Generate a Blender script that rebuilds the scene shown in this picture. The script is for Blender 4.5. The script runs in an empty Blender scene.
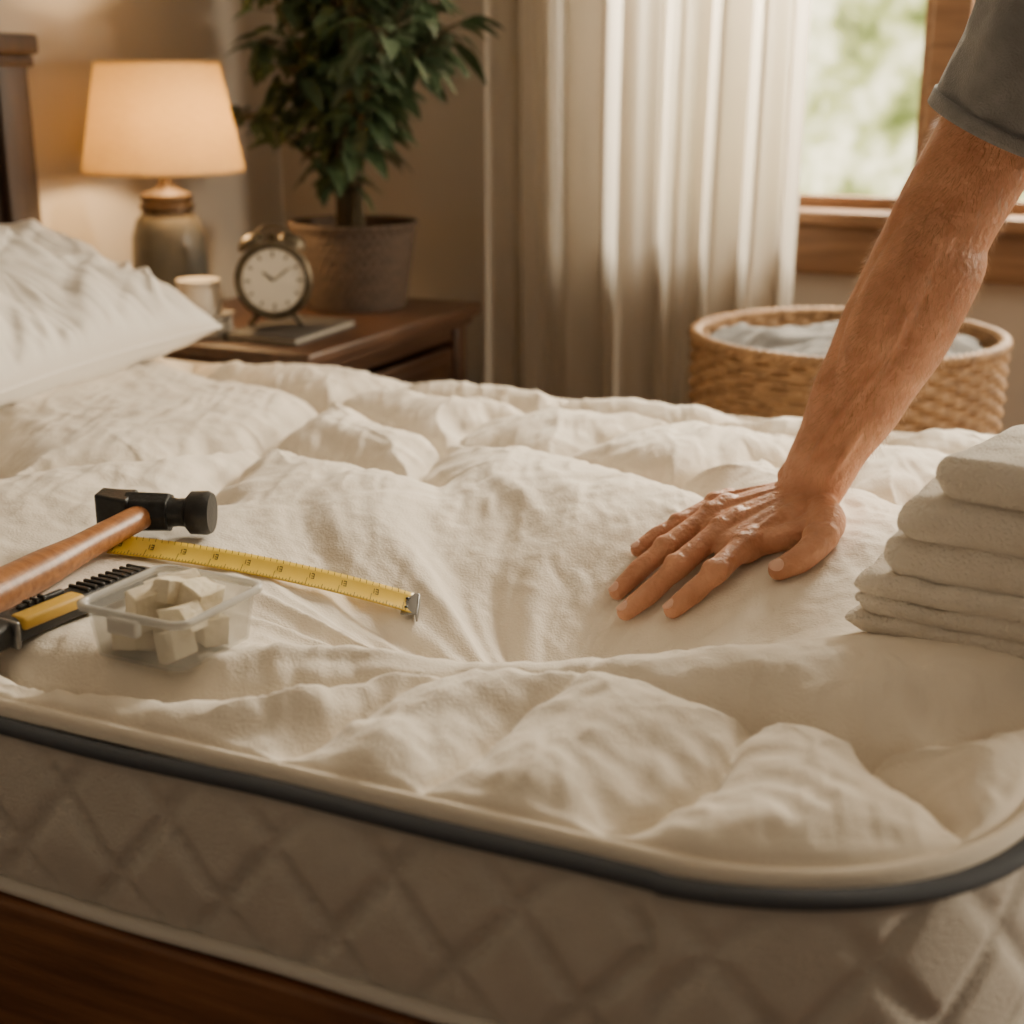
import bpy, math, random
import numpy as np
import bmesh
from mathutils import Vector, Matrix, Euler
random.seed(7)
RZ=math.radians(-25)
CB,SB=math.cos(math.radians(25)),math.sin(math.radians(25))
def W(s,w,z=0): return Vector((s*CB+w*SB,-s*SB+w*CB,z))
def SW(x,y): return (x*CB-y*SB, x*SB+y*CB)
# ------------------------------------------------------------ helpers
def coll(o,parent=None):
    bpy.context.scene.collection.objects.link(o)
    if parent: o.parent=parent
    return o
def grp(name,loc,yaw=0.0):
    e=bpy.data.objects.new(name,None); e.empty_display_size=.05
    e.location=loc; e.rotation_euler=(0,0,yaw); return coll(e)
def mesh(name,V,Fc,mat=None,parent=None,smooth=True):
    m=bpy.data.meshes.new(name)
    if isinstance(V,np.ndarray): V=V.tolist()
    m.from_pydata([tuple(v) for v in V],[],[tuple(f) for f in Fc]); m.update()
    if mat: m.materials.append(mat)
    m.polygons.foreach_set('use_smooth',[smooth]*len(m.polygons))
    o=bpy.data.objects.new(name,m); return coll(o,parent)
def grid_faces(nu,nv,closed_u=False,closed_v=False,off=0):
    F=[]
    for i in range(nu if closed_u else nu-1):
        for j in range(nv if closed_v else nv-1):
            a=i*nv+j;b=((i+1)%nu)*nv+j;c=((i+1)%nu)*nv+(j+1)%nv;d=i*nv+(j+1)%nv
            F.append((a+off,b+off,c+off,d+off))
    return F
def bevel(o,w,seg=3,ang=35):
    b=o.modifiers.new('bevel','BEVEL');b.width=w;b.segments=seg;b.limit_method='ANGLE';b.angle_limit=math.radians(ang);return o
def box(name,size,c,mat,parent=None,bv=.004,rot=None,taper=None):
    sx,sy,sz=[k/2 for k in size];V=[]
    for z in(-1,1):
        k=1 if (z>0 or taper is None) else taper
        for x,y in((-1,-1),(1,-1),(1,1),(-1,1)): V.append(Vector((x*sx*k,y*sy*k,z*sz)))
    if rot: R=Euler(rot).to_matrix(); V=[R@v for v in V]
    V=[v+Vector(c) for v in V]
    F=[(3,2,1,0),(4,5,6,7),(0,1,5,4),(1,2,6,5),(2,3,7,6),(3,0,4,7)]
    o=mesh(name,V,F,mat,parent,smooth=False)
    if bv: bevel(o,bv,3); o.data.polygons.foreach_set('use_smooth',[True]*6)
    return o
def lathe(name,prof,mat,parent=None,seg=48,loc=(0,0,0),rot=None,smooth=True,cap=True):
    V=[];n=len(prof)
    for i in range(seg):
        a=2*math.pi*i/seg
        for r,z in prof: V.append(Vector((r*math.cos(a),r*math.sin(a),z)))
    F=grid_faces(seg,n,closed_u=True)
    if cap:
        if prof[0][0]>1e-4: F.append([i*n for i in range(seg)][::-1])
        if prof[-1][0]>1e-4: F.append([i*n+n-1 for i in range(seg)])
    if rot: R=Euler(rot).to_matrix(); V=[R@v for v in V]
    V=[v+Vector(loc) for v in V]
    o=mesh(name,V,F,mat,parent,smooth)
    es=o.modifiers.new('es','EDGE_SPLIT');es.split_angle=math.radians(50)
    return o
def catmull(P,R,sub):
    out=[];rad=[];n=len(P)
    for i in range(n-1):
        p0=P[max(i-1,0)];p1=P[i];p2=P[i+1];p3=P[min(i+2,n-1)]
        for k in range(sub):
            t=k/sub
            out.append(.5*((2*p1)+(-p0+p2)*t+(2*p0-5*p1+4*p2-p3)*t*t+(-p0+3*p1-3*p2+p3)*t**3))
            r1=R[i];r2=R[i+1];tt=t*t*(3-2*t)
            rad.append((r1[0]*(1-tt)+r2[0]*tt,r1[1]*(1-tt)+r2[1]*tt))
    out.append(P[-1]);rad.append(R[-1]);return out,rad
def chain(acc,pts,radii,seg=18,sub=5,up=(0,0,1),round_ends=True):
    """tapered tube; acc=[V,F]"""
    P=[Vector(p) for p in pts];R=[(r,r) if not isinstance(r,tuple) else r for r in radii]
    P,R=catmull(P,R,sub)
    n=len(P);T=[]
    for i in range(n): T.append((P[min(i+1,n-1)]-P[max(i-1,0)]).normalized())
    if round_ends:
        def endc(p,t,r,sgn):
            L=[]
            m=min(r)
            for k in range(1,5):
                a=k/5*math.pi/2
                L.append((p+t*sgn*m*math.sin(a),(r[0]*math.cos(a),r[1]*math.cos(a)),t))
            L.append((p+t*sgn*m,(r[0]*.05,r[1]*.05),t)); return L
        s=endc(P[0],T[0],R[0],-1)[::-1];e=endc(P[-1],T[-1],R[-1],1)
        P=[a[0] for a in s]+P+[a[0] for a in e];R=[a[1] for a in s]+R+[a[1] for a in e];T=[a[2] for a in s]+T+[a[2] for a in e]
    V,F=acc;off=len(V);U=Vector(up)
    for p,r,t in zip(P,R,T):
        sd=t.cross(U)
        if sd.length<1e-3: sd=t.cross(Vector((0,1,0)))
        sd.normalize();u2=sd.cross(t).normalized()
        for k in range(seg):
            a=2*math.pi*k/seg
            V.append(p+sd*(r[0]*math.cos(a))+u2*(r[1]*math.sin(a)))
    m=len(P);F.extend(grid_faces(m,seg,closed_v=True,off=off))
    F.append([off+k for k in range(seg)]);F.append([off+(m-1)*seg+k for k in range(seg)][::-1])
def fixn(o):
    bm=bmesh.new();bm.from_mesh(o.data);bmesh.ops.recalc_face_normals(bm,faces=bm.faces);bm.to_mesh(o.data);bm.free();return o
def remesh(o,vox,it=6,fac=.5):
    fixn(o)
    r=o.modifiers.new('rm','REMESH');r.mode='VOXEL';r.voxel_size=vox;r.use_smooth_shade=True
    if it: s=o.modifiers.new('sm','SMOOTH');s.iterations=it;s.factor=fac
    return o
class VN:
    def __init__(s,seed): s.t=np.random.RandomState(seed).rand(256,256)
    def __call__(s,x,y):
        x=np.asarray(x,float);y=np.asarray(y,float)
        xi=np.floor(x).astype(int);yi=np.floor(y).astype(int);fx=x-xi;fy=y-yi
        fx=fx*fx*fx*(fx*(fx*6-15)+10);fy=fy*fy*fy*(fy*(fy*6-15)+10)
        a=s.t[xi&255,yi&255];b=s.t[(xi+1)&255,yi&255];c=s.t[xi&255,(yi+1)&255];d=s.t[(xi+1)&255,(yi+1)&255]
        return (a*(1-fx)+b*fx)*(1-fy)+(c*(1-fx)+d*fx)*fy
N=[VN(i) for i in range(12)]
def folds(n,x,y,ang,f,st=5,warp=1.5,wf=.3):
    """elongated fabric folds running along direction ang; returns -1..1"""
    c,s=math.cos(ang),math.sin(ang)
    a=x*c+y*s;b=-x*s+y*c
    wp=warp*(N[(n+1)%12](a*f*wf+9,b*f*wf+9)-.5)
    v=.65*N[n](b*f+wp+31,a*f/st+31)+.35*N[(n+2)%12](b*f*2.1+wp*2+51,a*f*2.1/st+51)
    return 2*v-1
# ------------------------------------------------------------ materials
def new_mat(name):
    m=bpy.data.materials.new(name);m.use_nodes=True;nt=m.node_tree;return m,nt,nt.nodes['Principled BSDF']
def mk(name,col,rough=.6,col2=None,nscale=8,bump=0,bscale=60,metal=0,stretch=None,sheen=0,spec=None,sss=0,trans=0,det=4,bdist=.002):
    m,nt,b=new_mat(name)
    b.inputs['Base Color'].default_value=(*col,1);b.inputs['Roughness'].default_value=rough;b.inputs['Metallic'].default_value=metal
    if spec is not None: b.inputs['Specular IOR Level'].default_value=spec
    if sheen: b.inputs['Sheen Weight'].default_value=sheen
    if trans: b.inputs['Transmission Weight'].default_value=trans
    if sss:
        b.inputs['Subsurface Weight'].default_value=sss;b.inputs['Subsurface Radius'].default_value=(1,.35,.2);b.inputs['Subsurface Scale'].default_value=.006
    tc=nt.nodes.new('ShaderNodeTexCoord');mp=nt.nodes.new('ShaderNodeMapping');nt.links.new(tc.outputs['Object'],mp.inputs['Vector'])
    if stretch: mp.inputs['Scale'].default_value=stretch
    if col2:
        n=nt.nodes.new('ShaderNodeTexNoise');n.inputs['Scale'].default_value=nscale;n.inputs['Detail'].default_value=det
        nt.links.new(mp.outputs[0],n.inputs['Vector'])
        r=nt.nodes.new('ShaderNodeValToRGB');r.color_ramp.elements[0].position=.3;r.color_ramp.elements[1].position=.7
        r.color_ramp.elements[0].color=(*col,1);r.color_ramp.elements[1].color=(*col2,1)
        nt.links.new(n.outputs['Fac'],r.inputs[0]);nt.links.new(r.outputs[0],b.inputs['Base Color'])
    if bump:
        n=nt.nodes.new('ShaderNodeTexNoise');n.inputs['Scale'].default_value=bscale;n.inputs['Detail'].default_value=3
        nt.links.new(mp.outputs[0],n.inputs['Vector'])
        u=nt.nodes.new('ShaderNodeBump');u.inputs['Strength'].default_value=bump;u.inputs['Distance'].default_value=bdist
        nt.links.new(n.outputs['Fac'],u.inputs['Height']);nt.links.new(u.outputs[0],b.inputs['Normal'])
    return m
M_top=mk('mattress_fabric',(.76,.68,.57),.9,(.82,.745,.64),6,.45,360,sheen=.2)
M_side=mk('mattress_side_fabric',(.63,.58,.51),.9,(.70,.65,.58),30,.8,450,sheen=.15)
M_pipe=mk('piping_grey',(.075,.085,.105),.75,bump=.6,bscale=900)
M_wpipe=mk('piping_white',(.68,.64,.58),.85,bump=.5,bscale=700)
M_wood=mk('dark_walnut',(.12,.045,.018),.42,(.27,.115,.046),5,.25,40,stretch=(1.2,14,14))
M_wood_v=mk('dark_walnut_upright',(.030,.016,.010),.5,(.065,.034,.02),5,.2,40,stretch=(14,14,1.2))
M_ns=mk('nightstand_wood',(.042,.019,.010),.4,(.088,.042,.022),5,.2,40,stretch=(12,1.3,12))
M_win=mk('window_wood',(.17,.088,.042),.5,(.27,.145,.072),5,.2,40,stretch=(1.3,12,12))
M_wall=mk('wall_paint',(.45,.405,.35),.9,(.49,.44,.38),2,.2,150)
M_ceil=mk('ceiling_paint',(.70,.67,.62),.9)
M_floor=mk('floor_wood',(.12,.06,.03),.5,(.22,.12,.06),4,.2,30,stretch=(1,10,1))
M_trim=mk('trim_paint',(.55,.5,.45),.6)
M_pillow=mk('pillow_cotton',(.78,.74,.68),.85,bump=.25,bscale=600,sheen=.15)
M_towel=mk('towel_terry',(.85,.775,.67),.95,(.92,.85,.75),40,1.0,330,sheen=.4,bdist=.0045)
M_black=mk('black_plastic',(.014,.015,.017),.45,bump=.2,bscale=300)
M_yel=mk('yellow_plastic',(.62,.37,.045),.5)
M_steel=mk('dark_steel',(.045,.048,.052),.42,(.022,.023,.025),60,.3,250,metal=.6)
M_clock=mk('aged_bronze_case',(.12,.095,.06),.42,(.065,.05,.033),40,.2,200,metal=.7)
M_hook=mk('hook_steel',(.25,.25,.25),.4,metal=.9)
M_handle=mk('hammer_handle_wood',(.24,.09,.03),.38,(.44,.19,.068),9,.15,60,stretch=(14,1.5,14))
M_foam=mk('foam_chunk',(.80,.70,.51),.85,(.88,.80,.65),30,.9,120)
M_skin=mk('skin',(.44,.19,.102),.5,(.63,.32,.195),30,.9,170,sss=.12,det=8,bdist=.0025)
M_nail=mk('nail',(.70,.42,.32),.28)
M_shirt=mk('grey_tshirt',(.18,.18,.185),.9,(.23,.23,.235),60,.7,500,sheen=.3)
M_jeans=mk('denim',(.05,.07,.12),.85,bump=.4,bscale=400)
M_hair=mk('brown_hair',(.05,.03,.02),.6,bump=.8,bscale=120)
M_armhair=mk('arm_hair',(.40,.22,.10),.4)
M_pot=mk('woven_pot',(.055,.036,.025),.75,(.10,.065,.045),30,.8,120,stretch=(1,1,5))
M_soil=mk('soil',(.02,.014,.01),.95,bump=1,bscale=90)
M_leaf=mk('leaf_green',(.026,.050,.022),.5,(.065,.11,.048),12,.2,60)
M_stem=mk('stem',(.06,.045,.02),.7)
M_lampb=mk('glazed_ceramic',(.065,.07,.07),.35,(.14,.125,.10),14,.3,50)
M_bronze=mk('bronze',(.08,.05,.028),.45,metal=.5)
M_cream=mk('cream_ceramic',(.66,.60,.52),.5)
M_face=mk('clock_face',(.62,.58,.50),.5)
M_ink=mk('ink_black',(.01,.01,.01),.5)
M_pages=mk('book_pages',(.42,.38,.32),.9,stretch=(1,1,60),bump=.5)
M_cover=mk('book_cover',(.05,.042,.036),.6)
M_cover2=mk('book_cover_light',(.42,.38,.33),.6)
M_wick=mk('wicker',(.19,.10,.043),.6,(.40,.235,.11),45,.5,200)
M_laun=mk('laundry_cloth',(.10,.095,.09),.95,(.22,.205,.19),22,.6,300)
M_tape=mk('tape_yellow',(.74,.49,.035),.35,(.80,.56,.06),30)
def shade_mat():
    m,nt,b=new_mat('linen_shade');nt.nodes.remove(b);o=nt.nodes['Material Output']
    d=nt.nodes.new('ShaderNodeBsdfDiffuse');t=nt.nodes.new('ShaderNodeBsdfTranslucent');x=nt.nodes.new('ShaderNodeMixShader')
    d.inputs[0].default_value=(.60,.50,.35,1)
    w=nt.nodes.new('ShaderNodeTexNoise');w.inputs['Scale'].default_value=60;tc=nt.nodes.new('ShaderNodeTexCoord');mp=nt.nodes.new('ShaderNodeMapping');mp.inputs['Scale'].default_value=(1,1,4)
    nt.links.new(tc.outputs['Object'],mp.inputs[0]);nt.links.new(mp.outputs[0],w.inputs['Vector'])
    r=nt.nodes.new('ShaderNodeValToRGB');r.color_ramp.elements[0].color=(.50,.385,.19,1);r.color_ramp.elements[1].color=(.76,.61,.33,1)
    nt.links.new(w.outputs['Fac'],r.inputs[0]);nt.links.new(r.outputs[0],t.inputs[0])
    x.inputs[0].default_value=.5;nt.links.new(d.outputs[0],x.inputs[1]);nt.links.new(t.outputs[0],x.inputs[2]);nt.links.new(x.outputs[0],o.inputs[0]);return m
M_shade=shade_mat()
def curtain_mat():
    m,nt,b=new_mat('linen_curtain');nt.nodes.remove(b);o=nt.nodes['Material Output']
    d=nt.nodes.new('ShaderNodeBsdfDiffuse');t=nt.nodes.new('ShaderNodeBsdfTranslucent');x=nt.nodes.new('ShaderNodeMixShader')
    d.inputs[0].default_value=(.55,.50,.44,1);t.inputs[0].default_value=(.86,.79,.67,1)
    tc=nt.nodes.new('ShaderNodeTexCoord');mp=nt.nodes.new('ShaderNodeMapping');mp.inputs['Scale'].default_value=(300,300,60)
    n=nt.nodes.new('ShaderNodeTexNoise');n.inputs['Scale'].default_value=1;nt.links.new(tc.outputs['Object'],mp.inputs[0]);nt.links.new(mp.outputs[0],n.inputs['Vector'])
    u=nt.nodes.new('ShaderNodeBump');u.inputs['Distance'].default_value=.002;u.inputs['Strength'].default_value=.5
    nt.links.new(n.outputs['Fac'],u.inputs['Height']);nt.links.new(u.outputs[0],d.inputs['Normal'])
    x.inputs[0].default_value=.48;nt.links.new(d.outputs[0],x.inputs[1]);nt.links.new(t.outputs[0],x.inputs[2]);nt.links.new(x.outputs[0],o.inputs[0]);return m
M_curt=curtain_mat()
def clear_mat(name,f):
    m,nt,b=new_mat(name);o=nt.nodes['Material Output']
    b.inputs['Base Color'].default_value=(.80,.79,.76,1);b.inputs['Roughness'].default_value=.16
    t=nt.nodes.new('ShaderNodeBsdfTransparent');x=nt.nodes.new('ShaderNodeMixShader');t.inputs[0].default_value=(.92,.92,.91,1)
    x.inputs[0].default_value=f;nt.links.new(t.outputs[0],x.inputs[1]);nt.links.new(b.outputs[0],x.inputs[2]);nt.links.new(x.outputs[0],o.inputs[0]);return m
M_clear=clear_mat('clear_plastic',.20);M_rim=clear_mat('clear_plastic_rim',.60)
def glass_mat():
    m,nt,b=new_mat('window_glass');o=nt.nodes['Material Output']
    g=nt.nodes.new('ShaderNodeBsdfGlossy');g.inputs['Roughness'].default_value=.02
    t=nt.nodes.new('ShaderNodeBsdfTransparent');x=nt.nodes.new('ShaderNodeMixShader');x.inputs[0].default_value=.04
    nt.links.new(t.outputs[0],x.inputs[1]);nt.links.new(g.outputs[0],x.inputs[2]);nt.links.new(x.outputs[0],o.inputs[0]);return m
M_glass=glass_mat()
# ------------------------------------------------------------ mattress surface
S0,S1,W0,W1=-1.84,-.035,.75,1.95
RC=.21;RF=.07
SEAMS=[[(-1.25,.86),(-1.05,.84),(-.90,.80),(-.752,.80),(-.704,.815),(-.641,.847),(-.552,.898),(-.485,.959),(-.40,.985)],
[(-.556,.75),(-.545,.786),(-.516,.867),(-.485,.959)],
[(-.40,.985),(-.336,.985),(-.249,.982),(-.159,.984),(-.066,1.057),(-.03,1.09)],
[(-.298,.75),(-.278,.833),(-.261,.918),(-.246,.983)],
[(-1.5,1.95),(-1.432,1.863),(-1.117,1.757),(-.88,1.658),(-.701,1.65),(-.542,1.587),(-.45,1.532)],
[(-1.5,1.05),(-1.251,1.231),(-1.145,1.358),(-1.085,1.531),(-1.117,1.757),(-1.034,1.984)],
[(-.88,1.658),(-.821,1.858),(-.753,2.0)],
[(-.701,1.65),(-.605,1.852),(-.47,1.984)],
[(-.542,1.587),(-.452,1.709),(-.341,1.909),(-.3,1.96)],
[(-.159,.984),(-.11,.90),(-.07,.82)],
[(-1.085,1.531),(-.98,1.262),(-1.0,1.12),(-1.0,.95),(-1.05,.84),(-1.05,.75)],
[(-.452,1.709),(-.25,1.6),(-.02,1.55)],[(-1.5,1.05),(-1.3,.9),(-1.25,.75)],[(-1.5,1.05),(-1.84,1.1)],[(-1.251,1.231),(-1.5,1.45),(-1.84,1.5)],
[(-1.034,1.86),(-.82,1.86),(-.60,1.85),(-.36,1.86),(-.1,1.80)],[(-1.085,1.531),(-.93,1.50),(-.80,1.46)],[(-.88,1.658),(-.84,1.54),(-.80,1.46)],[(-.25,1.6),(-.20,1.75),(-.12,1.95)],
[(-.80,.75),(-.79,.79)],[(-.40,.985),(-.41,.90),(-.43,.75)]]
TUFTS=[(-.485,.959),(-.246,.983),(-1.117,1.757),(-.88,1.658),(-.701,1.65),(-.542,1.587),(-1.085,1.531),(-.98,1.262),(-.159,.984),(-.452,1.709),(-.82,1.86),(-.60,1.85),(-.36,1.87),(-.25,1.6),(-.80,1.46)]
def rdist(s,w):
    r=np.where(s>-.9,np.where(w<1.35,RC,RF),RF)
    cx=(S0+S1)/2;cy=(W0+W1)/2
    qx=np.abs(s-cx)-(S1-S0)/2+r;qy=np.abs(w-cy)-(W1-W0)/2+r
    return -(np.minimum(np.maximum(qx,qy),0)+np.sqrt(np.maximum(qx,0)**2+np.maximum(qy,0)**2)-r)
PX,PY=.040,1.220
def height(s,w):
    s=np.asarray(s,float);w=np.asarray(w,float)
    x=s*CB+w*SB;y=-s*SB+w*CB
    d=np.maximum(rdist(s,w),0)
    ws=s+.030*(N[0](s*8,w*8)-.5)+.010*(N[1](s*22,w*22)-.5);ww=w+.030*(N[2](s*8,w*8)-.5)+.010*(N[3](s*22,w*22)-.5)
    dm=np.full(s.shape,9.);al=np.zeros(s.shape);L0=0
    for L in SEAMS:
        for (ax,ay),(bx,by) in zip(L[:-1],L[1:]):
            vx,vy=bx-ax,by-ay;ll=math.hypot(vx,vy);t=np.clip(((ws-ax)*vx+(ww-ay)*vy)/(ll*ll),0,1)
            dd=np.hypot(ws-ax-t*vx,ww-ay-t*vy);k=dd<dm
            dm=np.where(k,dd,dm);al=np.where(k,L0+t*ll+.3*((ws-ax)*vx+(ww-ay)*vy-t*ll*ll)/ll,al);L0+=ll
        L0+=3.3
    z=.594+.011*np.sqrt(np.clip(1-np.clip(1-d/.007,0,1)**2,0,1))-.0045*np.exp(-((d-.0125)/.0028)**2)
    inn=np.clip((d-.012)/.045,0,1);inn=1-(1-inn)**2.2
    fab=np.clip((d-.012)/.014,0,1)
    z+=.014*inn
    px,py=x-PX,y-PY
    sy=np.where(py<0,.066,.180);sx=np.where(px<0,.175,.155)
    q=(px/sx)**2+(py/sy)**2
    pit=np.exp(-.5*q)
    lip=np.exp(-.5*((px-.02)/.15)**2-.5*((py+.158)/.048)**2)
    flat=np.clip(np.exp(-(np.hypot((s+.885)/.15,(w-1.02)/.20))**4)+np.exp(-(np.hypot(s+.13,w-1.25)/.13)**4),0,1)
    calm=(1-.8*np.exp(-.5*q/1.2))*(1-.85*flat)*(1-.6*lip)
    puff=1-np.exp(-(dm/.036)**1.05)
    far=1-.22*np.clip((w-1.4)/.3,0,1)-.22*np.clip((1.05-w)/.12,0,1)
    z+=inn*calm*far*(.048*puff-.036)
    z-=inn*calm*.0040*np.exp(-(dm/.005)**2)
    z+=inn*calm*.010*(N[4](s*4.3,w*4.3)-.5)
    for a,b in TUFTS: z-=calm*(.010*np.exp(-((ws-a)**2+(ww-b)**2)/(2*.020**2))+.009*np.exp(-((ws-a)**2+(ww-b)**2)/(2*.009**2)))
    z-=.126*pit
    z+=.012*lip
    ed=np.exp(-dm/.055)*np.clip(dm/.012,0,1)
    gth=.65*(2*N[7](al*24,dm*5+3)-1)+.35*(2*N[6](al*50,dm*9+7)-1)
    z+=inn*ed*.0095*gth*(.25+.75*calm)*(1-.6*flat)
    # small puckers along the border stitch
    z+=fab*np.exp(-((d-.026)/.016)**2)*.0026*(2*N[9](x*38+5,y*38)-1)
    r=np.hypot(px,py);th=np.arctan2(py,px)
    sp=th+1.6*r+.5*(N[9](x*6+3,y*6+3)-.5)
    c,sn=np.cos(sp),np.sin(sp)
    sect=np.clip(.30+.70*np.cos(th-2.45),.15,1)
    amp=np.clip((r-.06)/.12,0,1)*np.exp(-((r-.05)/.34)**2)*sect*(.45+.9*N[10](x*7+5,y*7+5))*(1-.8*flat)
    wr=.65*(2*N[5](c*5.2+20+r*2.2,sn*5.2+20)-1)+.35*(2*N[6](c*11+40+r*3,sn*11+40)-1)
    z+=inn*amp*.034*wr
    msk=np.clip(N[11](s*5+7,w*5+7)*1.6-.3,0,1)
    z+=fab*(.2+.8*calm)*(1-.7*flat)*(.0065*inn*msk*folds(3,s,w,.9,24)+.0040*inn*(1-msk)*folds(5,s,w,-.5,34)+.0024*folds(8,s,w,1.9,60))
    z+=fab*.0011*(N[8](s*90,w*90)-.5)
    return z
def hz(x,y):
    s,w=SW(x,y);return float(height(np.array([s]),np.array([w]))[0])
def build_mattress():
    g=grp('mattress',(0,0,0),RZ)
    nw,ns=520,720
    t=np.linspace(0,1,nw)
    wv=W0+(W1-W0)*(.5-.5*np.cos(np.pi*t))*.40+(W1-W0)*t*.60
    u=np.linspace(0,1,ns);uu=u*.8+.2*(.5-.5*np.cos(np.pi*u))
    def ext(w):
        def cut(r,dw): return r-np.sqrt(np.maximum(r*r-np.maximum(r-dw,0)**2,0))
        hi=np.full(w.shape,S1);lo=np.full(w.shape,S0)
        hi=hi-cut(RC,w-W0)-cut(RF,W1-w);lo=lo+cut(RF,w-W0)+cut(RF,W1-w);return lo,hi
    lo,hi=ext(wv)
    Sg=lo[:,None]+(hi-lo)[:,None]*uu[None,:];Wg=np.repeat(wv[:,None],ns,1)
    Z=height(Sg,Wg)
    V=np.stack([Sg,Wg,Z],-1).reshape(-1,3)
    F=[(a,d,c,b) for a,b,c,d in grid_faces(nw,ns)]
    mesh('quilted_top',V,F,M_top,g)
    P=[]
    def arc(cx,cy,r,a0,a1,n):
        for k in range(n+1):
            a=math.radians(a0+(a1-a0)*k/n);P.append((cx+r*math.cos(a),cy+r*math.sin(a)))
    arc(S1-RC,W0+RC,RC,-90,0,60);arc(S1-RF,W1-RF,RF,0,90,14);arc(S0+RF,W1-RF,RF,90,180,10);arc(S0+RF,W0+RF,RF,180,270,10)
    Q=[]
    for i in range(len(P)):
        a=P[i];b=P[(i+1)%len(P)];L=math.dist(a,b)
        if L<1e-6: continue
        n=max(1,int(L/.004))
        for k in range(n): Q.append((a[0]+(b[0]-a[0])*k/n,a[1]+(b[1]-a[1])*k/n))
    Q=np.array(Q);n=len(Q)
    Tn=np.roll(Q,-1,0)-np.roll(Q,1,0);Tn/=np.linalg.norm(Tn,axis=1)[:,None];Nn=np.stack([Tn[:,1],-Tn[:,0]],-1)
    arcl=np.concatenate([[0],np.cumsum(np.linalg.norm(np.diff(Q,axis=0),axis=1))])
    nz=44;zz=np.linspace(.449,.590,nz);tt=(zz-.449)/.141
    A=arcl[:,None]/.095;B=zz[None,:]/.118
    a=np.abs(((A+B)%1)-.5)*2;b=np.abs(((A-B+.3)%1)-.5)*2
    e=np.minimum(1-a,1-b)
    pf=np.clip(e/.30,0,1)**.6
    line2=np.exp(-((e-.15)/.03)**2)
    tap=(np.sin(np.pi*np.clip(tt,0,1))[None,:]+1e-6)**.35
    off=.002+tap*(.005+.0068*pf-.0024*line2+.0018*(2*N[1](arcl[:,None]*14,zz[None,:]*20)-1))
    Vx=Q[:,0][:,None]+Nn[:,0][:,None]*off;Vy=Q[:,1][:,None]+Nn[:,1][:,None]*off
    V=np.stack([Vx,Vy,np.repeat(zz[None,:],n,0)],-1).reshape(-1,3)
    mesh('quilted_border',V,grid_faces(n,nz,closed_u=True),M_side,g)
    def cord(name,z,ra,rb,o,mat,pts=12):
        V=[]
        for i in range(n):
            wb=.0010*math.sin(arcl[i]*23)+.0012*math.sin(arcl[i]*9.1)
            for k in range(pts):
                a=2*math.pi*k/pts;oo=o+ra*math.cos(a)
                V.append((Q[i,0]+Nn[i,0]*oo,Q[i,1]+Nn[i,1]*oo,z+rb*math.sin(a)+wb))
        mesh(name,V,grid_faces(n,pts,closed_u=True,closed_v=True),mat,g)
    cord('piping_upper',.590,.0080,.0062,.006,M_pipe)
    cord('piping_lower',.449,.008,.0060,.009,M_wpipe)
    V=[(q[0],q[1],.446) for q in Q];mesh('underside',V,[list(range(n))[::-1]],M_side,g,False)
build_mattress()
# ------------------------------------------------------------ bed frame
def build_bed():
    g=grp('bed_frame',(0,0,0),RZ)
    box('side_rail_near',(1.90,.03,.20),(-.90,.742,.342),M_wood,g,.004)
    box('side_rail_far',(1.90,.03,.20),(-.90,1.958,.342),M_wood,g,.004)
    box('foot_rail',(.03,1.245,.20),(.035,1.35,.342),M_wood,g,.004)
    box('slat_deck',(1.86,1.18,.02),(-.90,1.35,.432),M_wood,g,.002)
    for i,w in enumerate((.76,1.94)):
        box(f'foot_leg_{i+1}',(.06,.06,.44),(.02,w,.22),M_wood_v,g,.006)
        box(f'head_post_{i+1}',(.07,.075,1.10),(-1.91,w+(.035 if i else -.035),.55),M_wood_v,g,.006)
    box('headboard_cap',(.10,1.37,.035),(-1.915,1.35,1.125),M_wood_v,g,.008)
    box('headboard_cap_moulding',(.085,1.35,.02),(-1.913,1.35,1.097),M_wood_v,g,.006)
    box('headboard_top_rail',(.045,1.22,.09),(-1.91,1.35,1.04),M_wood_v,g,.004)
    box('headboard_bottom_rail',(.045,1.22,.10),(-1.91,1.35,.50),M_wood_v,g,.004)
    for i in range(9): box(f'headboard_plank_{i+1}',(.025,.128,.46),(-1.91,.81+.135*i,.77),M_wood_v,g,.005)
build_bed()
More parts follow.
